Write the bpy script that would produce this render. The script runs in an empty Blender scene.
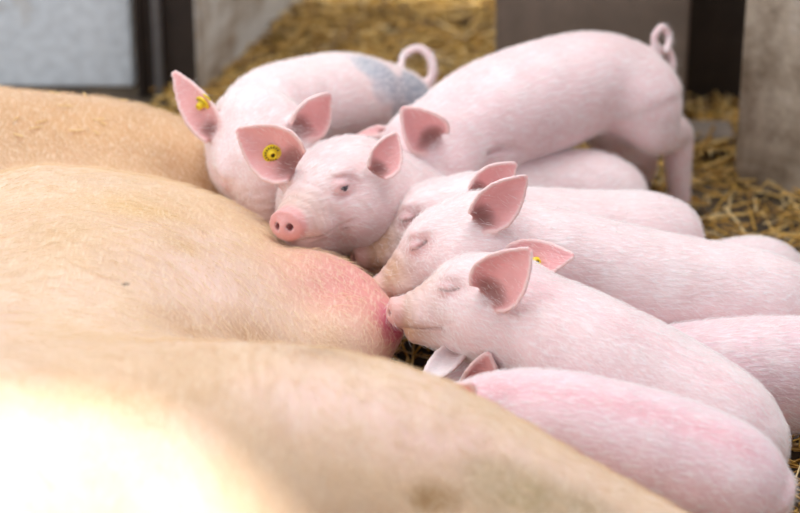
import bpy, math
import numpy as np
from mathutils import Vector, Matrix

# ------------------------------------------------------------------ camera, sky, sun, exposure
scene = bpy.context.scene
C = scene.collection
PITCH = math.radians(28.0)
FPX = 2489.0
CAM = np.array([0.0, -2.472, 1.4645])
FWD = np.array([0.0, math.cos(PITCH), -math.sin(PITCH)])
UPV = np.array([0.0, math.sin(PITCH), math.cos(PITCH)])

cd = bpy.data.cameras.new('camera')
cam = bpy.data.objects.new('camera', cd); C.objects.link(cam)
cam.location = CAM
cam.rotation_euler = (math.pi / 2 - PITCH, 0, 0)
cd.sensor_width = 36.0
cd.lens = FPX * 36.0 / 800.0
cd.clip_start = 0.1
cd.dof.use_dof = True
cd.dof.focus_distance = 2.67
cd.dof.aperture_fstop = 3.0
scene.camera = cam
scene.view_settings.view_transform = 'Standard'
scene.view_settings.look = 'None'
scene.view_settings.gamma = 1
scene.view_settings.use_curve_mapping = False
scene.view_settings.exposure = -0.08

w = bpy.data.worlds.new('sky'); scene.world = w
w.use_nodes = True
nt = w.node_tree; nt.nodes.clear()
wo = nt.nodes.new('ShaderNodeOutputWorld')
bg = nt.nodes.new('ShaderNodeBackground')
tc = nt.nodes.new('ShaderNodeTexCoord')
sp = nt.nodes.new('ShaderNodeSeparateXYZ')
rp = nt.nodes.new('ShaderNodeValToRGB')
nt.links.new(tc.outputs['Generated'], sp.inputs[0])
nt.links.new(sp.outputs['Z'], rp.inputs[0])
rp.color_ramp.elements[0].position = 0.0; rp.color_ramp.elements[0].color = (.58, .58, .63, 1)
rp.color_ramp.elements[1].position = 0.75; rp.color_ramp.elements[1].color = (1.15, 1.17, 1.28, 1)
nt.links.new(rp.outputs[0], bg.inputs['Color'])
bg.inputs['Strength'].default_value = 0.68
nt.links.new(bg.outputs[0], wo.inputs[0])

SUNDIR = Vector((0.25, 0.72, -0.75)).normalized()
sd = bpy.data.lights.new('sun', 'SUN'); sd.energy = 8.5; sd.angle = math.radians(1.2); sd.color = (1, .97, .92)
so = bpy.data.objects.new('sun', sd); C.objects.link(so); so.location = (-1, -4, 5)
so.rotation_euler = SUNDIR.to_track_quat('-Z', 'Y').to_euler()

def area(name, loc, target, size, sy, energy, col=(1, 1, 1)):
    l = bpy.data.lights.new(name, 'AREA'); l.shape = 'RECTANGLE'; l.size = size; l.size_y = sy; l.energy = energy; l.color = col
    o = bpy.data.objects.new(name, l); C.objects.link(o); o.location = loc
    o.rotation_euler = (Vector(target) - Vector(loc)).to_track_quat('-Z', 'Y').to_euler()
area('skylight', (0.2, 0.75, 3.0), (0.1, 0, 0), 2.4, 1.4, 70, (.95, .97, 1.0))
area('board_fill', (-2.4, -1.2, 1.7), (-.4, .7, .3), 1.6, 1.4, 34, (.90, .96, 1.0))  # fill lamp added off-frame to brighten the white board

# ------------------------------------------------------------------ helpers
rng = np.random.default_rng(7)

def R_(px, py, t):
    """point seen at a photograph pixel, t metres along the optical axis"""
    d = FWD + (px - 400.0) / FPX * np.array([1.0, 0, 0]) - (py - 256.5) / FPX * UPV
    return CAM + d * t

def RY(px, py, y):
    d = FWD + (px - 400.0) / FPX * np.array([1.0, 0, 0]) - (py - 256.5) / FPX * UPV
    return CAM + d * ((y - CAM[1]) / d[1])

def RZ(px, py, z):
    d = FWD + (px - 400.0) / FPX * np.array([1.0, 0, 0]) - (py - 256.5) / FPX * UPV
    return CAM + d * ((z - CAM[2]) / d[2])

def unit(v):
    v = np.asarray(v, float); return v / np.linalg.norm(v)

def tag(o, label=None, cat=None, group=None, kind=None):
    if label: o['label'] = label
    if cat: o['category'] = cat
    if group: o['group'] = group
    if kind: o['kind'] = kind
    return o

def link_mesh(name, verts, faces, mat, parent=None, smooth=True, colors=None):
    me = bpy.data.meshes.new(name)
    verts = np.asarray(verts, np.float32); faces = np.asarray(faces, np.int32)
    n = faces.shape[1]
    me.vertices.add(len(verts)); me.vertices.foreach_set('co', verts.ravel())
    me.loops.add(faces.size); me.loops.foreach_set('vertex_index', faces.ravel())
    me.polygons.add(len(faces))
    me.polygons.foreach_set('loop_start', np.arange(0, faces.size, n, dtype=np.int32))
    me.update(calc_edges=True); me.validate()
    if smooth: me.polygons.foreach_set('use_smooth', np.ones(len(me.polygons), bool))
    if colors is not None:
        a = me.color_attributes.new('tint', 'FLOAT_COLOR', 'POINT')
        cc = np.ones((len(verts), 4), np.float32); cc[:, :colors.shape[1]] = colors
        a.data.foreach_set('color', cc.ravel())
    me.materials.append(mat)
    o = bpy.data.objects.new(name, me); C.objects.link(o)
    if parent: o.parent = parent
    return o

# ---- signed-distance modelling
class Field:
    def __init__(s, lo, hi, h):
        s.lo = np.array(lo, np.float32); s.h = h
        s.n = np.ceil((np.array(hi) - s.lo) / h).astype(int) + 1
        s.f = np.full(s.n, 0.05, np.float32)
    def box(s, lo, hi):
        a = np.clip(np.floor((np.array(lo) - s.lo) / s.h).astype(int), 0, s.n)
        b = np.clip(np.ceil((np.array(hi) - s.lo) / s.h).astype(int) + 1, 0, s.n)
        sl = tuple(slice(i, j) for i, j in zip(a, b))
        ax = [s.lo[k] + s.h * np.arange(a[k], b[k], dtype=np.float32) for k in range(3)]
        return sl, ax[0][:, None, None], ax[1][None, :, None], ax[2][None, None, :]
    def add(s, sl, d, k):
        a = s.f[sl]
        if k <= 0: s.f[sl] = np.minimum(a, d); return
        hh = np.clip(.5 + .5 * (a - d) / k, 0, 1)
        s.f[sl] = a + (d - a) * hh - k * hh * (1 - hh)
    def sub(s, sl, d, k):
        a = s.f[sl]
        hh = np.clip(.5 - .5 * (a + d) / max(k, 1e-5), 0, 1)
        s.f[sl] = a + (-d - a) * hh + k * hh * (1 - hh)

def cone_d(X, Y, Z, a, b, ra, rb):
    ab = b - a; L2 = float(ab @ ab) + 1e-12
    x, y, z = X - a[0], Y - a[1], Z - a[2]
    t = np.clip((x * ab[0] + y * ab[1] + z * ab[2]) / L2, 0, 1)
    return np.sqrt((x - ab[0] * t) ** 2 + (y - ab[1] * t) ** 2 + (z - ab[2] * t) ** 2) - (ra + (rb - ra) * t)

def ell_d(X, Y, Z, c, r):
    x, y, z = X - c[0], Y - c[1], Z - c[2]
    k0 = np.sqrt((x / r[0]) ** 2 + (y / r[1]) ** 2 + (z / r[2]) ** 2)
    k1 = np.sqrt((x / r[0] ** 2) ** 2 + (y / r[1] ** 2) ** 2 + (z / r[2] ** 2) ** 2) + 1e-9
    return k0 * (k0 - 1) / k1

def spline(P, n):
    """Catmull-Rom through rows of P"""
    P = np.asarray(P, float)
    Q = np.vstack([2 * P[0] - P[1], P, 2 * P[-1] - P[-2]])
    out = []
    for i in range(len(P) - 1):
        p0, p1, p2, p3 = Q[i:i + 4]
        for t in np.linspace(0, 1, n, endpoint=False):
            out.append(.5 * (2 * p1 + (p2 - p0) * t + (2 * p0 - 5 * p1 + 4 * p2 - p3) * t * t + (3 * p1 - p0 - 3 * p2 + p3) * t ** 3))
    out.append(P[-1])
    return np.array(out)

def add_chain(F, P, k, n=5):
    S = spline(P, n)
    lo = (S[:, :3] - S[:, 3:4]).min(0) - k - .012; hi = (S[:, :3] + S[:, 3:4]).max(0) + k + .012
    sl, X, Y, Z = F.box(lo, hi)
    d = None
    for i in range(len(S) - 1):
        q = cone_d(X, Y, Z, S[i, :3], S[i + 1, :3], S[i, 3], S[i + 1, 3])
        d = q if d is None else np.minimum(d, q)
    F.add(sl, d, k)

def sub_chain(F, P, k, n=4):
    S = spline(P, n)
    lo = (S[:, :3] - S[:, 3:4]).min(0) - k - .012; hi = (S[:, :3] + S[:, 3:4]).max(0) + k + .012
    sl, X, Y, Z = F.box(lo, hi)
    d = None
    for i in range(len(S) - 1):
        q = cone_d(X, Y, Z, S[i, :3], S[i + 1, :3], S[i, 3], S[i + 1, 3])
        d = q if d is None else np.minimum(d, q)
    F.sub(sl, d, k)

def surface_nets(F):
    f = F.f
    f = f.copy()
    f[0] = f[-1] = .05; f[:, 0] = f[:, -1] = .05; f[:, :, 0] = f[:, :, -1] = .05
    ins = f < 0
    nx, ny, nz = f.shape
    cnt = np.zeros((nx - 1, ny - 1, nz - 1), np.int8)
    offs = [(i, j, k) for i in (0, 1) for j in (0, 1) for k in (0, 1)]
    for i, j, k in offs: cnt += ins[i:nx - 1 + i, j:ny - 1 + j, k:nz - 1 + k]
    act = (cnt > 0) & (cnt < 8)
    idx = np.argwhere(act)
    ids = np.full(act.shape, -1, np.int32); ids[act] = np.arange(len(idx))
    val = {o: f[idx[:, 0] + o[0], idx[:, 1] + o[1], idx[:, 2] + o[2]] for o in offs}
    acc = np.zeros((len(idx), 3)); num = np.zeros(len(idx))
    for o in offs:
        for ax in range(3):
            if o[ax] == 0:
                p = list(o); p[ax] = 1; p = tuple(p)
                a, b = val[o], val[p]
                m = (a < 0) != (b < 0)
                t = np.where(m, a / np.where(m, a - b, 1), 0)
                pos = np.array(o, float)[None, :] + 0 * acc
                pos[:, ax] = t
                acc[m] += pos[m]; num[m] += 1
    V = F.lo + F.h * (idx + acc / num[:, None])
    faces = []
    for ax in range(3):
        a = [slice(None)] * 3; b = [slice(None)] * 3
        a[ax] = slice(0, -1); b[ax] = slice(1, None)
        A, B = ins[tuple(a)], ins[tuple(b)]
        e = np.argwhere(A != B)
        u, v = (ax + 1) % 3, (ax + 2) % 3
        e = e[(e[:, u] > 0) & (e[:, v] > 0)]
        flip = A[e[:, 0], e[:, 1], e[:, 2]]
        q = []
        for du, dv in ((-1, -1), (0, -1), (0, 0), (-1, 0)):
            g = e.copy(); g[:, u] += du; g[:, v] += dv
            q.append(ids[g[:, 0], g[:, 1], g[:, 2]])
        q = np.stack(q, 1)
        q[~flip] = q[~flip][:, ::-1]
        faces.append(q)
    return V, np.vstack(faces)

def relax(V, Fc, it=1, lam=.5):
    e = np.vstack([Fc[:, [0, 1]], Fc[:, [1, 2]], Fc[:, [2, 3]], Fc[:, [3, 0]]])
    for _ in range(it):
        s = np.zeros_like(V); c = np.zeros(len(V))
        for k in range(3): s[:, k] = np.bincount(e[:, 0], V[e[:, 1], k], len(V)) + np.bincount(e[:, 1], V[e[:, 0], k], len(V))
        c = np.bincount(e[:, 0], minlength=len(V)) + np.bincount(e[:, 1], minlength=len(V))
        V = V + lam * (s / c[:, None] - V)
    return V

def vnoise(P, scale, seed):
    """smooth value noise in numpy, 0..1"""
    r = np.random.default_rng(seed); T = r.random((32, 32, 32))
    q = P * scale + r.random(3) * 32
    i = np.floor(q).astype(int); f = q - i; f = f * f * (3 - 2 * f)
    out = 0
    for a in (0, 1):
        for b in (0, 1):
            for c in (0, 1):
                wgt = (f[:, 0] if a else 1 - f[:, 0]) * (f[:, 1] if b else 1 - f[:, 1]) * (f[:, 2] if c else 1 - f[:, 2])
                out = out + wgt * T[(i[:, 0] + a) % 32, (i[:, 1] + b) % 32, (i[:, 2] + c) % 32]
    return out

def mixc(col, target, m):
    return col + (np.array(target)[None, :] - col) * np.clip(m, 0, 1)[:, None]

# ------------------------------------------------------------------ materials
def new_mat(name):
    m = bpy.data.materials.new(name); m.use_nodes = True
    nt = m.node_tree; b = nt.nodes['Principled BSDF']
    return m, nt, b

def noise(nt, scale, detail=4, rough=.55, vec=None, mapping=None):
    n = nt.nodes.new('ShaderNodeTexNoise'); n.inputs['Scale'].default_value = scale
    n.inputs['Detail'].default_value = detail; n.inputs['Roughness'].default_value = rough
    t = nt.nodes.new('ShaderNodeTexCoord')
    if mapping:
        mp = nt.nodes.new('ShaderNodeMapping'); mp.inputs['Scale'].default_value = mapping
        nt.links.new(t.outputs['Object'], mp.inputs[0]); nt.links.new(mp.outputs[0], n.inputs[0])
    else: nt.links.new(t.outputs['Object'], n.inputs[0])
    return n

def ramp(nt, src, stops):
    r = nt.nodes.new('ShaderNodeValToRGB'); el = r.color_ramp.elements
    while len(el) < len(stops): el.new(.5)
    for e, (p, c) in zip(el, stops): e.position = p; e.color = tuple(c) + (1,)
    nt.links.new(src, r.inputs[0]); return r

def mixrgb(nt, a, b, fac, mode='MIX'):
    m = nt.nodes.new('ShaderNodeMix'); m.data_type = 'RGBA'; m.blend_type = mode
    for s, v in ((0, fac), (6, a), (7, b)):
        if hasattr(v, 'is_linked') or hasattr(v, 'links'): nt.links.new(v, m.inputs[s])
        elif s == 0: m.inputs[0].default_value = v
        else: m.inputs[s].default_value = tuple(v) + (1,)
    return m.outputs[2]

def skin_mat(name, flow, hairlight, hair_amt, bump, sss=.16, rough=.55, mottle=.12, mot_scale=22):
    m, nt, b = new_mat(name)
    at = nt.nodes.new('ShaderNodeAttribute'); at.attribute_name = 'tint'
    mo = noise(nt, mot_scale, 5)
    lo = 1 - mottle
    mr = ramp(nt, mo.outputs['Fac'], [(.3, (lo, lo * .965, lo * .96)), (.7, (1.03, 1.03, 1.03))])
    c1 = mixrgb(nt, at.outputs['Color'], mr.outputs[0], 1.0, 'MULTIPLY')
    fn = noise(nt, 1.0, 3, .6, mapping=flow)
    fr = ramp(nt, fn.outputs['Fac'], [(.5, (0, 0, 0)), (.66, (1, 1, 1))])
    mm = nt.nodes.new('ShaderNodeMath'); mm.operation = 'MULTIPLY'; mm.inputs[1].default_value = hair_amt
    m0 = nt.nodes.new('ShaderNodeMath'); m0.operation = 'MULTIPLY'
    nt.links.new(fr.outputs[0], m0.inputs[0]); nt.links.new(at.outputs['Alpha'], m0.inputs[1])
    nt.links.new(m0.outputs[0], mm.inputs[0])
    c2 = mixrgb(nt, c1, hairlight, mm.outputs[0])
    nt.links.new(c2, b.inputs['Base Color'])
    b.inputs['Roughness'].default_value = rough
    b.inputs['Subsurface Weight'].default_value = sss
    b.inputs['Subsurface Radius'].default_value = (1.0, .35, .25)
    b.inputs['Subsurface Scale'].default_value = .012
    b.inputs['Sheen Weight'].default_value = .25
    b.inputs['Sheen Roughness'].default_value = .4
    b.inputs['Specular IOR Level'].default_value = .35
    bp = nt.nodes.new('ShaderNodeBump'); bp.inputs['Strength'].default_value = bump; bp.inputs['Distance'].default_value = .0015
    nt.links.new(fn.outputs['Fac'], bp.inputs['Height'])
    fine = noise(nt, 160, 3)
    bp2 = nt.nodes.new('ShaderNodeBump'); bp2.inputs['Strength'].default_value = .25; bp2.inputs['Distance'].default_value = .001
    nt.links.new(fine.outputs['Fac'], bp2.inputs['Height']); nt.links.new(bp.outputs[0], bp2.inputs['Normal'])
    nt.links.new(bp2.outputs[0], b.inputs['Normal'])
    return m

M_PIG = skin_mat('piglet_skin', (70, 300, 300), (.95, .90, .90), .45, .8)
M_SOW = skin_mat('sow_skin', (330, 60, 330), (.90, .74, .56), .35, .8, sss=.1, mottle=.12, mot_scale=9)

def plain(name, col, rough=.6, spec=.4, metal=0):
    m, nt, b = new_mat(name)
    n = noise(nt, 60, 3)
    r = ramp(nt, n.outputs['Fac'], [(.3, [c * .85 for c in col]), (.7, [min(1, c * 1.08) for c in col])])
    nt.links.new(r.outputs[0], b.inputs['Base Color'])
    b.inputs['Roughness'].default_value = rough; b.inputs['Specular IOR Level'].default_value = spec; b.inputs['Metallic'].default_value = metal
    return m
M_TAG = plain('yellow_tag_plastic', (.86, .62, .02), .35)
M_TAGDARK = plain('tag_print', (.09, .06, .02), .6)
M_EYE = plain('dark_eye', (.03, .025, .035), .12, .6)

# ------------------------------------------------------------------ setting
def box_mesh(name, lo, hi, mat, parent=None, bevel=.004):
    import bmesh
    bm = bmesh.new(); bmesh.ops.create_cube(bm, size=1)
    lo = Vector(lo); hi = Vector(hi)
    for v in bm.verts: v.co = Vector([lo[i] + (v.co[i] + .5) * (hi[i] - lo[i]) for i in range(3)])
    if bevel: bmesh.ops.bevel(bm, geom=bm.edges[:], offset=bevel, segments=2, affect='EDGES')
    me = bpy.data.meshes.new(name); bm.to_mesh(me); bm.free(); me.materials.append(mat)
    o = bpy.data.objects.new(name, me); C.objects.link(o)
    if parent: o.parent = parent
    return o

def stained(name, base, dark, scale, lo=.42, hi=.62, rough=.75, bump=.3, stretch=None, third=None):
    m, nt, b = new_mat(name)
    n = noise(nt, scale, 8, .65, mapping=stretch)
    st = [(lo, dark), (hi, base)]
    if third: st.append((min(.98, hi + .12), third))
    r = ramp(nt, n.outputs['Fac'], st)
    n2 = noise(nt, scale * 9 if not stretch else 60, 5)
    r2 = ramp(nt, n2.outputs['Fac'], [(.3, (.82, .82, .82)), (.7, (1.05, 1.05, 1.05))])
    nt.links.new(mixrgb(nt, r.outputs[0], r2.outputs[0], 1.0, 'MULTIPLY'), b.inputs['Base Color'])
    b.inputs['Roughness'].default_value = rough
    bp = nt.nodes.new('ShaderNodeBump'); bp.inputs['Strength'].default_value = bump; bp.inputs['Distance'].default_value = .003
    nt.links.new(n2.outputs['Fac'], bp.inputs['Height']); nt.links.new(bp.outputs[0], b.inputs['Normal'])
    return m

M_FLOOR = stained('dirty_concrete_floor', (.16, .11, .06), (.05, .035, .022), 9)
M_WHITE = stained('stained_white_board', (.84, .93, 1.0), (.58, .54, .47), 6, .33, .45, .6, .15)
M_CONC = stained('stained_pale_concrete', (.66, .65, .61), (.32, .24, .16), 7, .40, .56)
M_BROWN = stained('brown_board', (.27, .21, .165), (.20, .155, .12), 3)
M_DARK = stained('dark_timber', (.045, .032, .026), (.025, .018, .015), 6)
M_PILL = stained('weathered_concrete_pillar', (.50, .42, .32), (.20, .145, .09), 9, .38, .58, third=(.62, .58, .50))
M_STEEL = plain('dull_grey_steel', (.20, .21, .23), .45, .5, .6)

tag(box_mesh('floor', (-2.6, -3.0, -.06), (2.6, 2.6, 0), M_FLOOR, bevel=0), kind='structure')
# back of the pen
tag(box_mesh('wall_back', (-2.6, 2.5, 0), (2.6, 2.6, 2.2), M_CONC, bevel=0), kind='structure')

def slab_between(name, p0, p1, thick, z0, z1, mat):
    """upright board standing between two floor points"""
    p0 = Vector((p0[0], p0[1], 0)); p1 = Vector((p1[0], p1[1], 0)); d = p1 - p0; L = d.length
    o = box_mesh(name, (0, 0, z0), (L, thick, z1), mat, bevel=.004)
    o.location = p0; o.rotation_euler = (0, 0, math.atan2(d.y, d.x))
    return o

x0 = RY(-120, 100, .80)[0]; x1 = RY(136, 100, .80)[0]
tag(slab_between('board_panel', (x0, .80), (x1, .80), .03, 0, 1.05, M_WHITE),
    'smooth pale blue-grey pen board at the far left behind the sow', 'panel')
post = bpy.data.objects.new('steel_post', None); C.objects.link(post)
pa = RY(137, 60, .77)[0]; pb = RY(199, 60, .77)[0]
post.location = ((pa + pb) / 2, .79, 0)
tag(post, 'dark upright post with a grey steel strip between the two pale boards', 'post')
hw = (pb - pa) / 2
box_mesh('post_core', (-hw, -.02, 0), (hw, .05, 1.1), M_DARK, post)
box_mesh('steel_strip', (-hw * .45, -.032, 0), (-hw * .15, -.018, 1.1), M_STEEL, post, bevel=.002)
box_mesh('edge_flange', (-hw, -.03, 0), (-hw * .82, -.018, 1.1), M_DARK, post, bevel=.002)
for z in (.25, .36, .47):
    b = box_mesh('bolt', (-hw * .72, -.03, z), (-hw * .56, -.018, z + .012), M_STEEL, post, bevel=.002)
tag(slab_between('concrete_panel', RZ(203, 97, 0), RZ(372, -40, 0), .05, 0, 1.1, M_CONC),
    'stained pale concrete wall panel beside the dark post, running back to the straw heap', 'panel')
x0 = RY(496, 60, .64)[0]; x1 = RY(688, 60, .64)[0]
tag(slab_between('wooden_board', (x0, .64), (x1, .64), .04, 0, 1.0, M_BROWN),
    'plain brown board partition standing behind the largest standing piglet', 'panel')
x0 = RY(680, 60, .72)[0]; x1 = RY(760, 60, .72)[0]
tag(slab_between('timber_plank', (x0, .72), (x1, .72), .05, 0, 1.0, M_DARK),
    'very dark upright timber in the recess between brown board and pillar', 'plank')
p0 = RZ(732, 186, 0); p1 = RZ(830, 214, 0)
tag(slab_between('concrete_pillar', p0, p1, .22, 0, 1.1, M_PILL),
    'weathered grey concrete pillar at the far right edge on the straw floor', 'pillar')
b = slab_between('door_sill', RZ(640, 158, 0), RZ(735, 158, 0), .06, 0, .03, M_BROWN)
tag(b, 'low grey concrete kerb on the floor left of the pillar foot', 'kerb')

# ------------------------------------------------------------------ straw
def straw_mat():
    m, nt, b = new_mat('straw')
    at = nt.nodes.new('ShaderNodeAttribute'); at.attribute_name = 'tint'
    nt.links.new(at.outputs['Color'], b.inputs['Base Color']); b.inputs['Roughness'].default_value = .5
    return m
M_STRAW = straw_mat()

def straws(pts, lens, rads, zup, seed, lift=.35, shade=1.0):
    """many bent flat stalks: returns verts, quads, colours"""
    r = np.random.default_rng(seed); n = len(pts)
    th = r.random(n) * 2 * np.pi; el = (r.random(n) - .35) * lift
    d = np.stack([np.cos(th) * np.cos(el), np.sin(th) * np.cos(el), np.sin(el)], 1)
    s = np.stack([-np.sin(th), np.cos(th), (r.random(n) - .5)], 1); s /= np.linalg.norm(s, axis=1)[:, None]
    u = np.cross(d, s)
    bend = (r.random(n) - .5) * .25
    V = []; 
    for k in range(4):
        q = k / 3 - .5
        c = pts + d * (lens * q)[:, None] + s * (bend * lens * (q * q))[:, None]
        for a, b_ in ((1, 0), (0, 1), (-1, 0), (0, -.6)):
            V.append(c + s * (rads * a)[:, None] + u * (rads * b_)[:, None])
    V = np.stack(V, 1)
    q = []
    for k in range(3):
        for a in range(4):
            b_ = (a + 1) % 4
            q.append([k * 4 + a, k * 4 + b_, k * 4 + 4 + b_, k * 4 + 4 + a])
    q = np.array(q)
    Fc = (np.arange(n)[:, None, None] * 16 + q[None]).reshape(-1, 4)
    pal = np.array([(.60, .35, .07), (.72, .47, .15), (.46, .25, .05), (.24, .13, .04), (.78, .58, .28), (.55, .29, .04)])
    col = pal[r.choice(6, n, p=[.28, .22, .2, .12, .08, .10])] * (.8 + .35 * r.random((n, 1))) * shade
    return V.reshape(-1, 3), Fc, np.repeat(col, 16, 0)

def heap_z(x, y):
    """height of the straw bank at the back"""
    g = np.clip((y - .72) / .9, 0, 1); g = g * g * (3 - 2 * g)
    side = np.clip((x + .35 - .25 * (y - .8)) / .25, 0, 1) * np.clip((1.0 - x) / .4, 0, 1)
    P = np.stack([x, y, 0 * x], -1).reshape(-1, 3)
    return (g * .03 * side).ravel() + (.02 + .03 * g.ravel()) * vnoise(P, 9, 3)

gx, gy = np.meshgrid(np.linspace(-.33, 1.5, 140), np.linspace(.35, 2.4, 110), indexing='ij')
gz = heap_z(gx, gy) - .01
V = np.stack([gx.ravel(), gy.ravel(), gz], 1)
I = np.arange(140 * 110).reshape(140, 110)
Fc = np.stack([I[:-1, :-1], I[1:, :-1], I[1:, 1:], I[:-1, 1:]], -1).reshape(-1, 4)
M_BED = stained('matted_straw', (.20, .125, .03), (.07, .042, .015), 30)
N = 15000
px = rng.random(N) * 1.45 - .33; py = .55 + rng.random(N) ** 1.3 * 1.5
pz = heap_z(px, py) + rng.random(N) * .015
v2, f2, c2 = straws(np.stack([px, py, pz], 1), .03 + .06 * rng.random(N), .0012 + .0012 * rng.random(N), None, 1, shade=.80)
bed = link_mesh('straw_bank', V, Fc, M_BED)
tag(bed, 'matted golden brown straw bank covering the floor behind the piglets', 'straw', kind='stuff')
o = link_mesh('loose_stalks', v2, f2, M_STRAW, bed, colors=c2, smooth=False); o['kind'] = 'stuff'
N = 9000
px = -.3 + rng.random(N) * 1.2; py = -.8 + rng.random(N) * 1.5; pz = .003 + rng.random(N) * .022
v2, f2, c2 = straws(np.stack([px, py, pz], 1), .02 + .05 * rng.random(N), .001 + .001 * rng.random(N), None, 2)
o = link_mesh('straw_litter', v2, f2, M_STRAW, colors=c2, smooth=False)
tag(o, 'loose golden straw litter on the floor around and under the piglets', 'straw', kind='stuff')

def hair(parent, V, Q, mask, flow, n, length, rad, lift, mat, seed, jit=.25):
    """short hairs growing out of a skin, combed along flow"""
    r = np.random.default_rng(seed)
    a, b, c, d = (V[Q[:, k]] for k in range(4))
    nn = np.cross(c - a, d - b); ar = np.linalg.norm(nn, axis=1); nn = nn / np.maximum(ar, 1e-12)[:, None]
    p = ar * mask[Q[:, 0]]; p = p / p.sum()
    i = r.choice(len(Q), n, p=p); uv = r.random((n, 2, 1))
    base = (a[i] * (1 - uv[:, 0]) + b[i] * uv[:, 0]) * (1 - uv[:, 1]) + (d[i] * (1 - uv[:, 0]) + c[i] * uv[:, 0]) * uv[:, 1]
    nr = nn[i]; fl = flow[Q[i, 0]] + r.normal(0, jit, (n, 3))
    fl = fl - nr * (fl * nr).sum(1)[:, None]; fl /= np.linalg.norm(fl, axis=1)[:, None] + 1e-9
    L = length * (.6 + .8 * r.random((n, 1)))
    pts = np.stack([base - nr * .0006, base + (fl * .33 + nr * lift * .33) * L, base + (fl * .68 + nr * lift * .55) * L, base + (fl + nr * lift * .62) * L], 1)
    cu = bpy.data.hair_curves.new('body_hair'); cu.add_curves([4] * n)
    cu.points.foreach_set('position', pts.astype(np.float32).ravel())
    at = cu.attributes.get('radius') or cu.attributes.new('radius', 'FLOAT', 'POINT')
    at.data.foreach_set('value', (np.tile([1., .9, .6, .15], n) * rad).astype(np.float32))
    cu.materials.append(mat)
    o = bpy.data.objects.new('body_hair', cu); C.objects.link(o); o.parent = parent; o['kind'] = 'stuff'
    return o
def hair_mat(name, col):
    m, nt, b = new_mat(name); b.inputs['Base Color'].default_value = (*col, 1); b.inputs['Roughness'].default_value = .45
    return m
M_HAIR = hair_mat('white_hair', (.95, .90, .88)); M_SOWHAIR = hair_mat('tan_hair', (.86, .66, .43))

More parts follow.
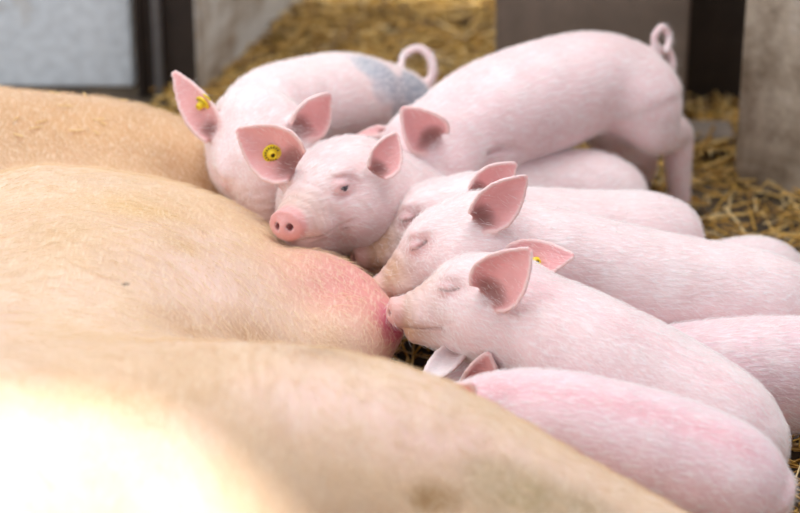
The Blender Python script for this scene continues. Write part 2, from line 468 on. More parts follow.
# ------------------------------------------------------------------ sow
def build_sow():
    F = Field((-1.05, -1.35, -.02), (.50, .52, .46), .006)
    def ch(P, k, n=5): add_chain(F, [(*p, r) for p, r in P], k, n)
    # trunk lying on its side, spine towards the left, belly towards the piglets
    ch([((-.62, .12, -.03), .20), ((-.56, -.08, -.025), .255), ((-.50, -.34, .01), .28), ((-.46, -.62, .03), .29), ((-.5, -.95, .03), .27)], .02)
    ch([((-.42, -.02, .04), .17), ((-.36, -.20, .05), .21), ((-.36, -.40, .03), .21)], .08)
    # soft belly and udder
    ch([((-.38, .0, .065), .17), ((-.26, .0, .078), .14), ((-.155, -.035, .08), .088)], .07)
    ch([((-.34, -.17, .05), .20), ((-.18, -.14, .045), .145), ((-.10, -.165, .05), .090)], .06)
    ch([((-.28, -.34, .04), .18), ((-.13, -.33, .01), .12)], .06)
    # far limb and hump
    ch([((-.75, .26, .075), .18), ((-.50, .24, .065), .17), ((-.33, .23, .065), .15), ((-.21, .20, .03), .105)], .03)
    # near thigh and stretched leg
    ch([((-.50, -.72, .10), .24), ((-.24, -.56, .125), .19), ((-.05, -.515, .146), .14), ((.12, -.56, .108), .112), ((.28, -.61, .07), .085), ((.42, -.68, .05), .06)], .11)
    # udder mounds with teats
    for a, r, tp in [((312, 286, 2.75), .033, None), ((341, 299, 2.73), .034, (370, 290, 2.735)), ((370, 326, 2.70), .033, (398, 326, 2.675)), ((345, 345, 2.66), .035, None)]:
        p = R_(*a); sl, X, Y, Z = F.box(p - r - .05, p + r + .05)
        F.add(sl, ell_d(X, Y, Z, p, (r, r, r)), .04)
        if tp: add_chain(F, [(*p, .03), (*R_(*tp), .010)], .015, 3)
    P, Q = surface_nets(F); P = relax(P, Q, 3)
    col = np.tile(np.array([[.80, .585, .41]]), (len(P), 1))
    n1 = vnoise(P, 5, 11); n2 = vnoise(P, 14, 12); n3 = vnoise(P, 38, 13)
    col = mixc(col, (.66, .41, .20), (n1 - .45) * 1.6 * (.6 + .8 * n2))
    col = mixc(col, (.84, .61, .50), (n2 - .45) * 1.5)
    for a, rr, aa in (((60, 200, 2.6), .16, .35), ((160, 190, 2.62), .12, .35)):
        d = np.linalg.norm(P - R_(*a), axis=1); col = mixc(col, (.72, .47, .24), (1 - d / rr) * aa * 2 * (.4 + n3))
    for a in ((230, 335, 2.42), (280, 342, 2.40), (330, 352, 2.38), (185, 318, 2.45)):  # brown patches paint the shade in the crease between belly and thigh
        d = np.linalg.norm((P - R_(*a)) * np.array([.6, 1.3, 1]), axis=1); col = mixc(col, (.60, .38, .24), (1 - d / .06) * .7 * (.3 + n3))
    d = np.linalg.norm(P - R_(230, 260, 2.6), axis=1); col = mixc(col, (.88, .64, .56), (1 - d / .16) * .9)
    # browner far hump
    col = mixc(col, (.60, .34, .16), np.clip((P[:, 1] - .08) / .10, 0, 1) * (.65 + .5 * n2))
    # pink udder
    for a, rr in (((350, 285, 2.72), .12), ((375, 310, 2.69), .08), ((392, 326, 2.68), .04)):
        d = np.linalg.norm(P - R_(*a), axis=1); col = mixc(col, (.74, .30, .27), (1 - d / rr) * 1.1)
    d = np.linalg.norm(P - R_(398, 322, 2.665), axis=1); col = mixc(col, (.60, .12, .20), (1 - d / .034) * 1.6)
    def on(px, py):
        d = FWD + (px - 400.0) / FPX * np.array([1.0, 0, 0]) - (py - 256.5) / FPX * UPV; dn = unit(d)
        q = P - CAM; t = q @ dn; e = np.linalg.norm(q - t[:, None] * dn, axis=1)
        i = np.where(e < max(.006, e.min() * 1.3))[0]
        return P[i[t[i].argmin()]]
    for a, rr, al, cc_ in (((200, 330), .06, .5, (.60, .36, .20)), ((255, 336), .06, .5, (.58, .35, .20)), ((320, 350), .05, .5, (.60, .38, .24)),  # this row paints the brown shading band along the thigh
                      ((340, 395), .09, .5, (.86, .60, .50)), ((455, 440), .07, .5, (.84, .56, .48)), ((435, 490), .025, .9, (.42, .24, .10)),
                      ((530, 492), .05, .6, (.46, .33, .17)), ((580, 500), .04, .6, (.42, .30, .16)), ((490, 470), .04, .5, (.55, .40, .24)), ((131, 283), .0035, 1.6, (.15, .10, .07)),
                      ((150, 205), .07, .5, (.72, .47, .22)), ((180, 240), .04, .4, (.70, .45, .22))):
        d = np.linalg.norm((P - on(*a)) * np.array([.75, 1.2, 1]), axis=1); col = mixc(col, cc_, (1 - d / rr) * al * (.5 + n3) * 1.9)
    bits = [on(*a) for a in ((52, 91), (66, 104), (97, 118), (40, 121), (36, 127), (94, 131), (84, 92), (12, 118), (100, 122), (74, 130), (20, 133), (125, 96))]
    # dirty marks on the leg; the last paints shade in the belly crease
    for a, rr in (((470, 480, 2.37), .05), ((560, 500, 2.37), .06), ((330, 345, 2.35), .05)):
        d = np.linalg.norm((P - R_(*a)) * np.array([1, 1, .6]), axis=1); col = mixc(col, (.36, .22, .10), np.clip(1 - d / rr, 0, 1) * .9 * (n3 - .15) * 1.4)

    org = np.array([-.4, -.3, 0])
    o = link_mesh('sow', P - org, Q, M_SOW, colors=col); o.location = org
    fl = np.tile([.8, -.55, 0.], (len(P), 1)); nz = vnoise(P, 4, 31) - .5; fl[:, 0] += nz * 1.2; fl[:, 1] -= (vnoise(P, 4, 32) - .5) * 1.6
    hm = 1.0 - .75 * np.clip(1 - np.linalg.norm(P - R_(375, 305, 2.7), axis=1) / .15, 0, 1); hm[P[:, 2] < .03] = 0; hm[P[:, 0] < -.75] = 0
    hair(o, P - org, Q, hm, fl, 70000, .017, .00013, .22, M_SOWHAIR, 9, .3)
    tag(o, 'huge tan sow lying on her side with her udder towards the piglets', 'pig')
    v2, f2, c2 = straws(np.array(bits) + np.array([0, 0, .003]), .008 + .010 * rng.random(len(bits)), np.full(len(bits), .0009), None, 4, lift=.2)
    b = link_mesh('straw_bits', v2, f2, M_STRAW, colors=np.tile([.85, .60, .26], (len(v2), 1)), smooth=False)
    tag(b, 'short golden straw bits scattered on the far hump of the sow', 'straw', kind='stuff')
    return o
sow = build_sow()

# ------------------------------------------------------------------ piglets
def ear_sheet(base, tip, nrm, W, a0=2.0, a1=.45, bend=0.0, nu=56, nv=36, side=0.0):
    ax = tip - base; L = np.linalg.norm(ax); ax = ax / L
    n = np.asarray(nrm, float); n = n - ax * (n @ ax); n = unit(n); s = np.cross(ax, n)
    u = np.linspace(0, 1, nu)[:, None]; v = np.linspace(-1, 1, nv)[None, :]
    prof = np.interp(u, [0, .12, .32, .55, .75, .9, 1], [.72, .92, 1, .84, .56, .28, .08]) * W
    A = np.interp(u, [0, .25, .6, 1], [a0, (a0 * .55 + a1 * .45), a1 * 1.15, a1 * .8])
    rho = prof / A
    c = base[None, None, :] + ax * (L * u)[..., None] + n * (bend * L * u ** 2)[..., None] + s * (side * L * np.sin(np.pi * u))[..., None]
    P = c + s * (rho * np.sin(A * v))[..., None] + n * (rho * (1 - np.cos(A * v)))[..., None]
    N = -s * np.sin(A * v)[..., None] + n * np.cos(A * v)[..., None]
    return P.reshape(-1, 3), N.reshape(-1, 3)

def add_ear(F, sheet, th, k):
    lo = sheet.min(0) - .012; hi = sheet.max(0) + .012
    sl, X, Y, Z = F.box(lo, hi)
    shp = F.f[sl].shape
    G = np.stack(np.broadcast_arrays(X, Y, Z), -1).reshape(-1, 3).astype(np.float32)
    c0 = sheet.mean(0).astype(np.float32); S = (sheet - c0).astype(np.float32); G = G - c0
    s2 = (S ** 2).sum(1); d = np.empty(len(G), np.float32)
    for i in range(0, len(G), 20000):
        g = G[i:i + 20000]; d[i:i + 20000] = np.sqrt(np.maximum((g ** 2).sum(1)[:, None] - 2 * g @ S.T + s2[None], 0).min(1))
    F.add(sl, d.reshape(shp) - th, k)

GROUP = 'pink piglets crowding at the sow'
def piglet(label, spine, head, ears, legs=(), tail=None, h=.0025, eyes='closed', base=(.90, .70, .69), spots=None, stripe=None, dirt_shade=.5, folds=(), belly=1.0, name='piglet', nhair=16000, stripe_a=.75, nose=(.80, .40, .38)):
    """spine: rows (x,y,z,r) rump -> neck.  head: dict c, f, u, s"""
    sp_ = np.array(spine, float)
    hc, s = np.asarray(head['c'], float), head['s']
    fx = unit(head['f']); up = np.asarray(head['u'], float); up = unit(up - fx * (up @ fx)); lf = np.cross(up, fx)
    Rm = np.stack([fx, lf, up], 1)                # local -> world
    L2W = lambda p: hc + s * (Rm @ np.asarray(p, float))
    allp = [sp_[:, :3] - sp_[:, 3:], sp_[:, :3] + sp_[:, 3:], np.array([L2W((.14, 0, 0)), hc - .09 * s, hc + .09 * s])]
    for l in legs: allp.append(np.array(l)[:, :3])
    sheets = []
    for e in ears:
        b0 = L2W(e['b']) if 'b' in e else np.asarray(e['bw'], float)
        P, N = ear_sheet(b0, np.asarray(e['tip'], float), e['n'], e['w'], e.get('a0', 2.0), e.get('a1', .45), e.get('bend', 0), side=e.get('side', 0))
        sheets.append((P, N, e)); allp.append(P)
    if tail is not None: allp.append(np.array(tail)[:, :3])
    A = np.vstack(allp); lo = A.min(0) - .03; hi = A.max(0) + .03
    F = Field(lo, hi, h)
    add_chain(F, sp_, .0, 8)
    for l in legs: add_chain(F, l, .022, 5)
    if tail is not None: add_chain(F, tail, .008, 6)
    # ---- head in its own frame
    corners = np.array([L2W((x, y, z)) for x in (-.10, .155) for y in (-.09, .09) for z in (-.10, .09)])
    sl, X, Y, Z = F.box(corners.min(0), corners.max(0))
    gx_, gy_, gz_ = (X - hc[0]) / s, (Y - hc[1]) / s, (Z - hc[2]) / s
    lx = gx_ * Rm[0, 0] + gy_ * Rm[1, 0] + gz_ * Rm[2, 0]
    ly = gx_ * Rm[0, 1] + gy_ * Rm[1, 1] + gz_ * Rm[2, 1]
    lz = gx_ * Rm[0, 2] + gy_ * Rm[1, 2] + gz_ * Rm[2, 2]
    def uni(a, b, k):
        hh = np.clip(.5 + .5 * (a - b) / k, 0, 1); return a + (b - a) * hh - k * hh * (1 - hh)
    def cut(a, b, k):
        hh = np.clip(.5 - .5 * (a + b) / k, 0, 1); return a + (-b - a) * hh + k * hh * (1 - hh)
    v = lambda *a: np.array(a, float)
    ay = np.abs(ly)
    H = ell_d(lx, ly, lz, (-.005, 0, -.008), (.062, .054, .045))
    H = uni(H, ell_d(lx, ly, lz, (-.028, 0, .006), (.036, .044, .036)), .02)
    H = uni(H, ell_d(lx, ay, lz, (-.005, .034, -.026), (.046, .030, .036)), .022)      # jowls
    H = uni(H, cone_d(lx, ly, lz, v(.020, 0, .002), v(.078, 0, -.020), .039, .0248), .022)   # muzzle
    H = uni(H, cone_d(lx, ly, lz, v(.0, 0, -.040), v(.078, 0, -.045), .034, .0135), .010)    # lower jaw
    H = uni(H, cone_d(lx, ly, lz, v(.078, 0, -.020), v(.098, 0, -.022), .0215, .0165), .006)
    H = uni(H, ell_d(lx, ay, lz, (.066, .019, -.028), (.020, .011, .012)), .010)            # whisker pads
    # snout disc
    dx, dz = lx - .102, lz + .021
    rad = np.sqrt((ly * .93) ** 2 + (dz * 1.08) ** 2)
    q1 = np.maximum(rad - .0146, 0); q2 = np.maximum(np.abs(dx - .16 * dz) - .0030, 0)
    disc = np.sqrt(q1 ** 2 + q2 ** 2) - .0034
    H = uni(H, disc, .004)
    H = cut(H, ell_d(lx, ay, lz, (.1085, .0068, -.0215), (.008, .0034, .0042)), .002)      # nostrils
    def groove(H, dist, wd, dep, m=1.0):
        return H + dep * m * np.exp(-(dist / wd) ** 2)
    sm = lambda x, a, b: np.clip((x - a) / (b - a), 0, 1)
    # wrinkles behind the snout disc and over the bridge of the nose
    for wx in (.090, .081, .071, .060):
        H = groove(H, lx - wx - .12 * (lz + .03) - .0015 * np.sin(ly * 240), .0018, .0016, sm(lz, -.036, -.022))
    # mouth line
    zm = -.0365 - .10 * (lx - .07) + .012 * sm(lx, .055, .035)
    H = groove(H, lz - zm, .0018, .0026, sm(lx, .034, .046) * sm(ay, .003, .010))
    # brow, socket, eyelids
    H = uni(H, ell_d(lx, ay, lz, (.030, .030, .024), (.020, .010, .008)), .014)
    H = cut(H, ell_d(lx, ay, lz, (.052, .045, .010), (.014, .0080, .009)), .008)
    ex, ey, ez = .046, .0325, .011
    H = uni(H, ell_d(lx, ay, lz, (ex, ey - (.0012 if eyes == 'closed' else 0), ez), (.0108, .0088, .0078 if eyes == 'closed' else .0085)), .004 if eyes == 'closed' else .003)
    if eyes == 'closed':
        arc = lz - (ez - .0015 + 18 * (lx - ex) ** 2 + .12 * (ex - lx))
        H = groove(H, arc, .0016, .0030, sm(ay, .030, .036) * (1 - sm(np.abs(lx - ex), .010, .016)))
        for k_ in (.0058, .0092, .0125):
            a2 = np.sqrt(((lx - ex) * .72) ** 2 + (lz - ez) ** 2) - k_
            H = groove(H, a2, .0012, .0012, sm(ay, .024, .032))
    else:
        H = cut(H, ell_d(lx, ay, lz, (ex + .002, ey + .009, ez - .0008), (.0090, .0070, .0019)), .0012)
        a2 = np.sqrt(((lx - ex) * .72) ** 2 + (lz - ez) ** 2) - .0105
        H = groove(H, a2, .0014, .0014, sm(ay, .024, .032))
    mp = [v(x_, y_, -.0365 - .10 * (x_ - .07)) for x_, y_ in ((.100, .006), (.088, .017), (.070, .025), (.050, .034), (.040, .038))]
    H = H * s
    m = (lx > -.10) & (lx < .155)
    H = np.where(m, H, .05).astype(np.float32)
    F.add(sl, H, .03 * s)
    for P, N, e in sheets:
        add_ear(F, P, .0023 if h < .0025 else .0028, .005)
    canals = []
    for P, N, e in sheets:      # the ear canal, hollowed into the foot of the cup
        if e.get('canal', True) is False: continue
        c0 = P[36 * 6 + 18]; nn = N[36 * 6 + 18]; W_e = e['w']
        for q in (.32, .5, .7):
            cc_ = c0 + nn * W_e * q
            r_ = max(W_e * q * .86 - .0025, .003)
            sl2, X2, Y2, Z2 = F.box(cc_ - r_ - .008, cc_ + r_ + .008)
            F.sub(sl2, ell_d(X2, Y2, Z2, cc_, (r_, r_, r_)), .003)
        canals.append((c0 + nn * W_e * .3, W_e * .42))
    for fd in folds: sub_chain(F, fd, .008, 5)
    V, Q = surface_nets(F); V = relax(V, Q, 2, .45)
    # ---- colours
    loc = (V - hc) @ Rm / s
    col = np.tile(np.array([base], float), (len(V), 1))
    n1 = vnoise(V, 14, 21); n2 = vnoise(V, 40, 22)
    col = mixc(col, (.89, .65, .65), (n1 - .45) * 1.1)
    col = mixc(col, (.95, .86, .84), (n2 - .55) * 1.0)
    if stripe is not None:
        S = spline(sp_, 8)
        dmin = np.full(len(V), 9.)
        offv = np.asarray(stripe, float)
        for q in S:
            t = q[:3] + unit(offv) * q[3]
            dmin = np.minimum(dmin, np.linalg.norm(V - t, axis=1))
        col = mixc(col, (.86, .42, .46), (1 - dmin / .024) * stripe_a)
    near = (np.abs(loc[:, 1]) < .07) & (np.abs(loc[:, 2]) < .075) & (loc[:, 0] > -.03) & (loc[:, 0] < .135)
    g = near.astype(float)
    col = mixc(col, (.60, .37, .25), g * np.clip((loc[:, 0] - .045) / .04, 0, 1) * dirt_shade * (.35 + 1.1 * n2))
    col = mixc(col, nose, g * np.clip((loc[:, 0] - .092) / .008, 0, 1) * .95)
    el = loc.copy(); el[:, 1] = np.abs(el[:, 1])
    de = np.linalg.norm((el - np.array([.046, .038, .011])) * np.array([.8, 1, 1.1]), axis=1)
    col = mixc(col, (.76, .42, .42), g * (1 - de / .020) * (.5 + .8 * n2))
    dl = np.abs(el[:, 2] - (.0095 + 18 * (el[:, 0] - .046) ** 2 + .12 * (.046 - el[:, 0]))) + 99 * (np.abs(el[:, 0] - .046) > .012) + 99 * (el[:, 1] < .032) + 99 * (g < .5)
    if eyes == 'closed': col = mixc(col, (.30, .17, .16), (1 - dl / .0022) * .9)
    dn = np.linalg.norm((el - np.array([.107, .0068, -.0215])) * np.array([.6, 1, 1]), axis=1)
    col = mixc(col, (.25, .08, .09), (1 - dn / .0048) * 1.6)
    # mouth colour
    dm = np.full(len(V), 9.)
    for a, b in zip(mp[:-1], mp[1:]):
        ab = b - a; t = np.clip(((el - a) @ ab) / (ab @ ab), 0, 1); dm = np.minimum(dm, np.linalg.norm(el - a - t[:, None] * ab, axis=1))
    col = mixc(col, (.42, .24, .22), (1 - dm / .0035) * .8)
    mask = np.ones(len(V)); mask[near] = 1 - np.clip((loc[near, 0] - .05) / .03, 0, 1) * .85
    for P, N, e in sheets:
        bb = (V > P.min(0) - .008).all(1) & (V < P.max(0) + .008).all(1); ii = np.where(bb)[0]
        if len(ii):
            D = np.sqrt(np.maximum((V[ii] ** 2).sum(1)[:, None] - 2 * V[ii] @ P.T + (P ** 2).sum(1)[None], 0))
            j = D.argmin(1); dd = D[np.arange(len(ii)), j]
            inside = ((V[ii] - P[j]) * N[j]).sum(1) > 0
            uu = (j // 36) / 55.0
            edge = np.abs((j % 36) / 17.5 - 1)
            onear = np.clip((.006 - dd) / .003, 0, 1)
            c = col[ii]
            c = mixc(c, e.get('oc', (.87, .55, .54)), onear * (~inside) * np.clip(uu * 2.5, 0, 1) * .8)
            c = mixc(c, e.get('ic', (.84, .42, .41)), onear * inside * .95)
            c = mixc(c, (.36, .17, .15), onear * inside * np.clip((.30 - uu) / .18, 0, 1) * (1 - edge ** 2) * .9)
            c = mixc(c, (.92, .74, .70), onear * np.clip((edge - .9) / .1, 0, 1) * .6)
            col[ii] = c; mask[ii] = np.minimum(mask[ii], 1 - onear * .85)
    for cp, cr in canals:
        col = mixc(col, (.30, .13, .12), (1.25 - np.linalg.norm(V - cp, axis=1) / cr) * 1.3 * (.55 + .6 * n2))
    if spots:
        for (p, r_, c_, a_) in spots:
            d = np.linalg.norm(V - np.asarray(p), axis=1) + (n1 - .5) * r_ * 1.2 + (n2 - .5) * r_ * .7
            col = mixc(col, c_, np.clip((1 - d / r_) * 2.2, 0, 1) * a_)
    mid = sp_[len(sp_) // 2, :3]
    ang = math.atan2(sp_[0, 1] - sp_[-1, 1], sp_[0, 0] - sp_[-1, 0])
    org = np.array([mid[0], mid[1], 0.])
    cz, sz = math.cos(-ang), math.sin(-ang)
    W_ = V - org; Wl = W_.copy(); Wl[:, 0] = cz * W_[:, 0] - sz * W_[:, 1]; Wl[:, 1] = sz * W_[:, 0] + cz * W_[:, 1]
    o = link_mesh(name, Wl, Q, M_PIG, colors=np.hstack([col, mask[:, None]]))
    o.location = org; o.rotation_euler = (0, 0, ang)
    tag(o, label, 'piglet', GROUP)
    hair(o, Wl, Q, mask, np.tile([.85, 0, -.5], (len(Wl), 1)), nhair, .0085, .00011, .36, M_HAIR, 5)
    bpy.context.view_layer.update()
    inv = o.matrix_world.inverted()
    if eyes == 'open':
        for sgn in (1, -1):
            c = L2W((.046, sgn * .0325, .0108))
            eo = ball('eye', c, .0082 * s, M_EYE)
            eo.parent = o; eo.matrix_parent_inverse = inv
            eo['label'] = 'small dark half-open eye'
    for P, N, e in sheets:
        if 'tag' in e:
            add_tag(o, inv, P, N, e)
    return o, L2W

def ball(name, c, r, mat):
    import bmesh
    bm = bmesh.new(); bmesh.ops.create_uvsphere(bm, u_segments=20, v_segments=12, radius=r)
    me = bpy.data.meshes.new(name); bm.to_mesh(me); bm.free(); me.materials.append(mat)
    for p in me.polygons: p.use_smooth = True
    o = bpy.data.objects.new(name, me); C.objects.link(o); o.location = c
    return o

def lathe(profile, n=40):
    P = []; Q = []
    for r, z in profile:
        for i in range(n): a = 2 * math.pi * i / n; P.append((r * math.cos(a), r * math.sin(a), z))
    for k in range(len(profile) - 1):
        for i in range(n): j = (i + 1) % n; Q.append((k * n + i, k * n + j, k * n + n + j, k * n + n + i))
    return np.array(P), np.array(Q)

def add_tag(pig, inv, P, N, e):
    """button ear tag: a disc with a raised hollow stud on the inner side, flat button behind"""
    tu, tv = e['tag'][:2]; R0 = e['tag'][2]
    j = int(round(tu * 55)) * 36 + int(round((tv + 1) / 2 * 35))
    p = P[j]; n = unit(e.get('tagn', N[j]))
    M = Vector(n).to_track_quat('Z', 'Y').to_matrix().to_4x4(); M.translation = Vector(p)
    prof = [(.0, .0022), (R0 * .97, .0022), (R0, .0028), (R0, .0040), (R0 * .95, .0046), (R0 * .56, .0050), (R0 * .46, .0058), (R0 * .42, .0100), (R0 * .38, .0116), (R0 * .26, .0116), (R0 * .23, .0108), (R0 * .22, .0080), (0, .0078)]
    a, q = lathe(prof)
    o = link_mesh('ear_tag', a, q, M_TAG)
    o.matrix_world = M
    o.parent = pig; o.matrix_parent_inverse = inv
    o['label'] = 'round yellow plastic button ear tag'
    # dark hole and small printed characters round the rim
    a2, q2 = lathe([(0, .0088), (R0 * .215, .0088), (R0 * .215, .0079), (0, .0079)], 24)
    o2 = link_mesh('stud_hole', a2, q2, M_TAGDARK); o2.parent = o
    if not e.get('print', True): vs = None
    else: vs = []; fs = []
    r = np.random.default_rng(3)
    for i in range(13 if vs is not None else 0):
        an = 2 * math.pi * (i + .3) / 16 + .4
        for bx in ([-.35, .35] if i % 3 else [-.3, 0, .35]):
            cx = R0 * .72; w_ = .00035; hh = R0 * .13
            c_, s_ = math.cos(an + bx * .16), math.sin(an + bx * .16)
            k = len(vs)
            for du, dv in ((-hh, -w_), (hh, -w_), (hh, w_), (-hh, w_)):
                vs.append(((cx + du) * c_ - dv * s_, (cx + du) * s_ + dv * c_, .00505))
            fs.append((k, k + 1, k + 2, k + 3))
    if vs is not None: o3 = link_mesh('tag_print', vs, fs, M_TAGDARK, smooth=False); o3.parent = o
    # back button
    a, q = lathe([(0, -.0022), (R0 * .9, -.0022), (R0 * .95, -.0030), (R0 * .9, -.0040), (0, -.0042)])
    o4 = link_mesh('tag_back', a, q, M_TAG); o4.parent = o

def S(px, py, t, r): return (*R_(px, py, t), r)
RIGHT = np.array([1., 0, 0])
def camdir(r, u, tow): return RIGHT * r + UPV * u - FWD * tow

Hn = .0020
# --- F : front piglet with big ear, nose at the teat
piglet('white-pink piglet in front with a wide open pink ear, nose on the red teat',
    [S(738, 443, 2.57, .052), S(715, 425, 2.58, .062), S(660, 395, 2.60, .067), S(605, 365, 2.61, .066), S(555, 338, 2.63, .062), S(515, 322, 2.65, .056), S(480, 310, 2.66, .046)],
    dict(c=R_(486, 295, 2.655), f=camdir(-.998, .02, .06), u=camdir(.02, .98, .12), s=.93),
    [dict(bw=R_(489, 294, 2.600), tip=R_(530, 250, 2.565), n=camdir(-.25, -.1, 1), w=.036, a0=1.25, a1=.8),
     dict(bw=R_(506, 268, 2.69), tip=R_(573, 256, 2.66), n=camdir(.1, .35, .9), w=.027, a0=.9, a1=.5, oc=(.80, .40, .40), print=False, tag=(.46, .15, .0085), tagn=camdir(.1, .4, .9), ic=(.80, .38, .38))],
    legs=[[S(560, 372, 2.60, .03), S(545, 420, 2.60, .018), (*RZ(520, 470, .02), .013)], [S(720, 455, 2.6, .035), (*(R_(745, 470, 2.64)), .02), (*RZ(768, 462, .02), .014)]],
    h=Hn, stripe=camdir(.25, .8, .9), stripe_a=.3, dirt_shade=.75, nose=(.78, .46, .42), nhair=24000, spots=[(R_(463, 282, 2.60), .007, (.45, .42, .46), .8)])
# --- E : second
piglet('white-pink piglet second from the front, upright pink ear, closed wrinkled eye',
    [S(785, 312, 2.80, .054), S(750, 306, 2.79, .064), S(690, 298, 2.78, .067), S(620, 283, 2.77, .066), S(560, 265, 2.76, .062), S(525, 253, 2.76, .056), S(488, 246, 2.75, .048)],
    dict(c=R_(457, 240, 2.74), f=camdir(-.93, -.37, .06), u=camdir(-.37, .93, .04), s=.98),
    [dict(bw=R_(476, 218, 2.69), tip=R_(526, 177, 2.68), n=camdir(.05, -.5, 1), w=.030, a0=1.4, a1=.7),
     dict(b=(-.020, -.046, .006), tip=R_(500, 225, 2.84), n=camdir(-.2, .5, .5), w=.016, a0=1.4, a1=.6)],
    legs=[[S(570, 300, 2.78, .03), S(560, 350, 2.80, .018), (*RZ(540, 370, .02), .013)], [S(770, 330, 2.82, .035), (*RZ(820, 350, .02), .014)]],
    h=Hn, dirt_shade=1.0, nose=(.76, .47, .40))
# --- D : third
piglet('piglet third from the front, dirty brown snout just right of the facing piglet',
    [S(662, 238, 2.92, .048), S(640, 240, 2.915, .057), S(590, 242, 2.90, .060), S(535, 236, 2.88, .056), S(500, 233, 2.87, .050), S(475, 230, 2.86, .044)],
    dict(c=R_(450, 218, 2.85), f=camdir(-.98, -.20, .06), u=camdir(-.20, .98, .10), s=1.06),
    [dict(bw=R_(474, 192, 2.81), tip=R_(515, 164, 2.80), n=camdir(.1, -.5, 1), w=.026, a0=1.5, a1=.6),
     dict(b=(-.022, -.046, .006), tip=R_(472, 205, 2.93), n=camdir(-.2, .5, .5), w=.016, a0=1.4, a1=.6)],
    legs=[[S(520, 262, 2.88, .028), (*RZ(500, 300, .02), .013)], [S(650, 258, 2.93, .032), (*RZ(690, 262, .02), .014)]],
    h=Hn, dirt_shade=1.1, nose=(.74, .46, .40), spots=[(R_(439, 203, 2.81), .0035, (.25, .25, .28), .9), (R_(440, 192, 2.82), .003, (.3, .3, .33), .8)])
# --- B : facing the camera
piglet('piglet facing the viewer, chin resting on the sow, round yellow tag in its ear',
    [S(608, 198, 3.09, .05), S(585, 198, 3.09, .060), S(530, 200, 3.07, .058), S(470, 206, 3.02, .056), S(425, 208, 2.96, .054), S(385, 198, 2.91, .058), S(358, 192, 2.87, .058)],
    dict(c=R_(334, 187, 2.85), f=camdir(-.45, -.20, .87), u=camdir(.0, .98, .17), s=1.08),
    [dict(bw=R_(296, 164, 2.80), tip=R_(238, 130, 2.79), n=camdir(-.05, -.2, 1), w=.036, a0=1.2, a1=.55, tag=(.40, -.10, .0108), tagn=camdir(.22, -.36, .9)),
     dict(bw=R_(374, 172, 2.80), tip=R_(396, 134, 2.81), n=camdir(.25, -.3, .9), w=.025, a0=1.3, a1=.9)],
    legs=[[S(430, 235, 2.98, .03), (*RZ(420, 262, .02), .013)], [S(590, 215, 3.10, .032), (*RZ(620, 215, .02), .013)]],
    h=Hn, eyes='open', dirt_shade=.45, spots=[(R_(331, 221, 2.76), .015, (.50, .36, .28), .55), (R_(320, 228, 2.76), .012, (.55, .40, .32), .4)])
# --- A : spotted one at the back left
piglet('spotted piglet at the back left with grey-blue patches and a curled tail',
    [S(404, 106, 3.18, .040), S(390, 105, 3.17, .050), S(345, 101, 3.12, .060), S(300, 106, 3.06, .058), S(268, 112, 3.00, .052), S(250, 128, 2.95, .046)],
    dict(c=R_(259, 149, 2.90), f=camdir(-.03, -.84, .45), u=camdir(-.20, .50, .8), s=1.04),
    [dict(b=(-.010, -.048, .018), tip=R_(174, 72, 2.90), n=camdir(.1, -.1, 1), w=.021, a0=1.2, a1=.5, bend=-.05, tag=(.45, .65, .0098), tagn=camdir(-.62, -.62, .40)),
     dict(b=(-.018, .044, .016), tip=R_(329, 94, 2.88), n=camdir(.35, -.7, .7), w=.034, a0=1.4, a1=.7)],
    legs=[[S(295, 135, 3.06, .03), (*RZ(290, 175, .01), .014)], [S(395, 130, 3.18, .03), S(405, 150, 3.22, .018), (*RZ(400, 172, .01), .013)]],
    tail=[S(420, 90, 3.18, .007), S(432, 78, 3.18, .0065), S(431, 58, 3.18, .006), S(418, 48, 3.18, .0055), S(404, 55, 3.18, .005), S(401, 64, 3.17, .004)],
    h=.0028, dirt_shade=.5,
    spots=[(R_(382, 70, 3.10), .034, (.34, .39, .48), .85), (R_(412, 86, 3.14), .030, (.26, .32, .40), .9), (R_(398, 88, 3.11), .030, (.34, .36, .43), .8), (R_(380, 92, 3.09), .020, (.50, .50, .56), .6), (R_(398, 112, 3.11), .016, (.4, .38, .42), .7), (R_(368, 70, 3.09), .020, (.45, .48, .55), .7), (R_(362, 66, 3.08), .014, (.5, .54, .6), .55)])
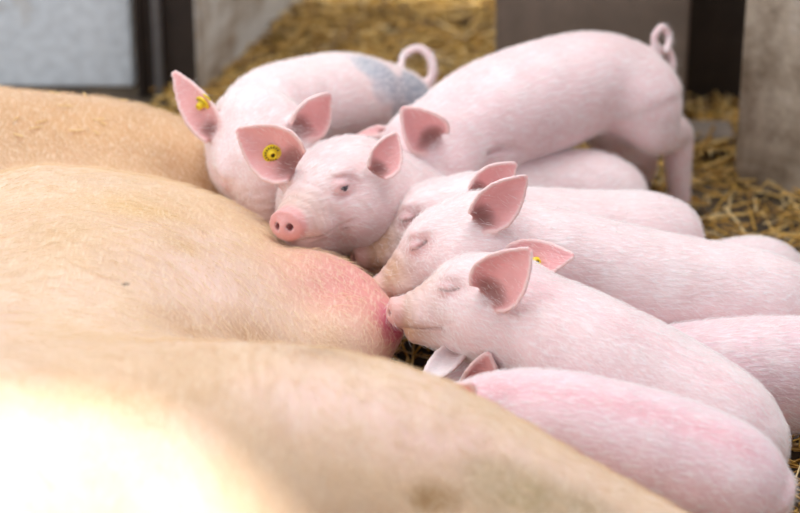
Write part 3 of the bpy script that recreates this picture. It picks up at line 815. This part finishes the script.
# --- C : the standing one
piglet('large piglet standing at the back right, rump raised and tail curled upright',
    [S(636, 90, 3.14, .046), S(618, 86, 3.13, .061), S(585, 84, 3.11, .065), S(540, 99, 3.08, .071), S(490, 118, 3.04, .070), S(455, 135, 3.01, .060), S(428, 152, 2.99, .050)],
    dict(c=R_(414, 166, 2.97), f=camdir(-.42, -.75, .35), u=camdir(-.50, .55, .55), s=.98),
    [dict(b=(-.022, .040, .030), tip=R_(403, 108, 2.90), n=camdir(.05, -.25, 1), w=.034, a0=1.3, a1=.95),
     dict(b=(-.022, -.040, .030), tip=R_(356, 137, 2.99), n=camdir(-.1, .7, .4), w=.014, a0=1.3, a1=.7)],
    legs=[[S(485, 150, 3.02, .036), S(488, 178, 3.03, .022), (*RZ(480, 215, .01), .014)],
          [S(520, 150, 3.1, .034), S(520, 178, 3.14, .02), (*RZ(515, 195, .01), .013)],
          [S(644, 101, 3.12, .049), S(655, 130, 3.13, .032), S(677, 134, 3.18, .0205), S(678, 165, 3.20, .0175), (*RZ(680, 204, .012), .013)],
          [S(606, 118, 3.17, .042), S(622, 142, 3.19, .027), S(644, 158, 3.23, .018), (*RZ(640, 184, .01), .014)]],
    tail=[S(664, 76, 3.14, .007), S(672, 66, 3.15, .006), S(668, 50, 3.15, .0055), S(660, 50, 3.13, .005), S(654, 38, 3.12, .005), S(662, 27, 3.12, .005), S(669, 36, 3.13, .005), S(667, 50, 3.12, .0045)],
    h=.0028, dirt_shade=1.1, base=(.90, .67, .67), folds=[[S(470, 172, 2.965, .002), S(482, 154, 2.972, .0035), S(503, 147, 2.982, .0035), S(522, 153, 2.995, .002)], [S(478, 180, 2.97, .002), S(490, 165, 2.972, .0035), S(512, 159, 2.98, .0035)]])  # muzzle colour holds real dirt plus painted shade on its face
# --- G : front bottom
piglet('rosy piglet lowest in the group, long back against the sow leg, head mostly hidden',
    [S(742, 492, 2.46, .050), S(720, 480, 2.46, .061), S(665, 463, 2.47, .067), S(605, 447, 2.48, .067), S(550, 433, 2.49, .063), S(505, 425, 2.50, .054), S(470, 425, 2.51, .044)],
    dict(c=R_(445, 442, 2.52), f=camdir(-.9, -.35, .0), u=camdir(-.2, .88, .3), s=.78),
    [dict(bw=R_(452, 403, 2.46), tip=R_(473, 385, 2.43), n=camdir(-.2, -.3, 1), w=.022, a0=1.2, a1=.7),
     dict(b=(-.028, -.036, .034), tip=R_(470, 395, 2.56), n=camdir(-.2, .5, .5), w=.020, a0=1.4, a1=.6)],
    legs=[[S(530, 460, 2.48, .03), (*RZ(520, 520, .02), .013)], [S(740, 510, 2.47, .035), (*RZ(760, 545, .02), .014)]],
    tail=[S(786, 478, 2.46, .006), S(790, 492, 2.44, .005), S(784, 505, 2.43, .004)],
    h=.0026, base=(.88, .63, .66), stripe=camdir(.1, .85, .9), dirt_shade=.3)
# --- I : under F
piglet('piglet mostly underneath, its ears below the front chin and its back at the right edge',
    [S(850, 372, 2.73, .050), S(825, 374, 2.72, .060), S(770, 374, 2.71, .063), S(700, 374, 2.71, .058), S(620, 378, 2.72, .050), S(550, 384, 2.72, .046), S(505, 384, 2.72, .042)],
    dict(c=R_(474, 392, 2.70), f=camdir(-.9, -.3, .15), u=camdir(-.2, .8, .5), s=.74),
    [dict(bw=R_(478, 394, 2.63), tip=R_(488, 353, 2.60), n=camdir(-.1, -.2, 1), w=.023, canal=False, a0=.9, a1=.7, ic=(.84, .40, .38)),
     dict(bw=R_(460, 350, 2.65), tip=R_(420, 388, 2.60), n=camdir(-.3, .3, 1), w=.016, ic=(.84, .74, .74), canal=False, a0=1.2, a1=.6)],
    legs=[[S(780, 400, 2.72, .03), (*RZ(800, 425, .015), .013)]],
    h=.0026, base=(.87, .63, .65), dirt_shade=.4)
# --- H : rump behind E
piglet('piglet of which only a low rounded pink rump shows behind the second piglet',
    [S(772, 283, 2.95, .046), S(752, 284, 2.94, .056), S(700, 290, 2.92, .052), S(640, 298, 2.90, .044), S(590, 300, 2.88, .038)],
    dict(c=R_(560, 300, 2.87), f=camdir(-.95, -.1, .0), u=UPV, s=.70),
    [dict(b=(-.026, .036, .030), tip=R_(585, 292, 2.84), n=camdir(-.2, .1, 1), w=.018, a0=1.3, a1=.7)],
    legs=[[S(770, 300, 2.95, .03), (*RZ(800, 300, .015), .013)]],
    h=.0032, base=(.86, .66, .66), dirt_shade=.4)

# ------------------------------------------------------------------ unseen sun blocker behind the viewer (outline shaped for the shade edge on sow)
BLOCKERZ = 3.0
EDGE = [(-460, 445), (-160, 425), (-60, 418), (30, 412), (90, 410), (135, 420), (180, 444), (225, 482), (265, 527), (320, 600), (400, 710)]
pts = []
for (a, b) in EDGE:
    p = Vector(RZ(a, b, .30)); k = (BLOCKERZ - p.z) / SUNDIR.z; pts.append(p + SUNDIR * k)
vs = []
for p in pts: vs.append((p.x, p.y, BLOCKERZ))
far = [(p.x + .6, p.y + 1.2, BLOCKERZ + .15) for p in pts]
far[0] = (pts[0].x - .6, pts[0].y + 1.4, BLOCKERZ + .15)
far[-1] = (pts[-1].x + 3, pts[-1].y - .5, BLOCKERZ + .15)
far[-2] = (pts[-1].x + 3, pts[-1].y + 1.5, BLOCKERZ + .15)
n = len(pts)
top = vs + far
low = [(x, y, z + .04) for x, y, z in top]
Vv = top + low; Ff = []
for i in range(n - 1):
    Ff.append((i, i + 1, n + i + 1, n + i)); Ff.append((2 * n + i, 3 * n + i, 3 * n + i + 1, 2 * n + i + 1))
    Ff.append((i, 2 * n + i, 2 * n + i + 1, i + 1)); Ff.append((n + i, n + i + 1, 3 * n + i + 1, 3 * n + i))
o = link_mesh('sun_blocker', Vv, Ff, M_DARK, smooth=False); o['kind'] = 'structure'
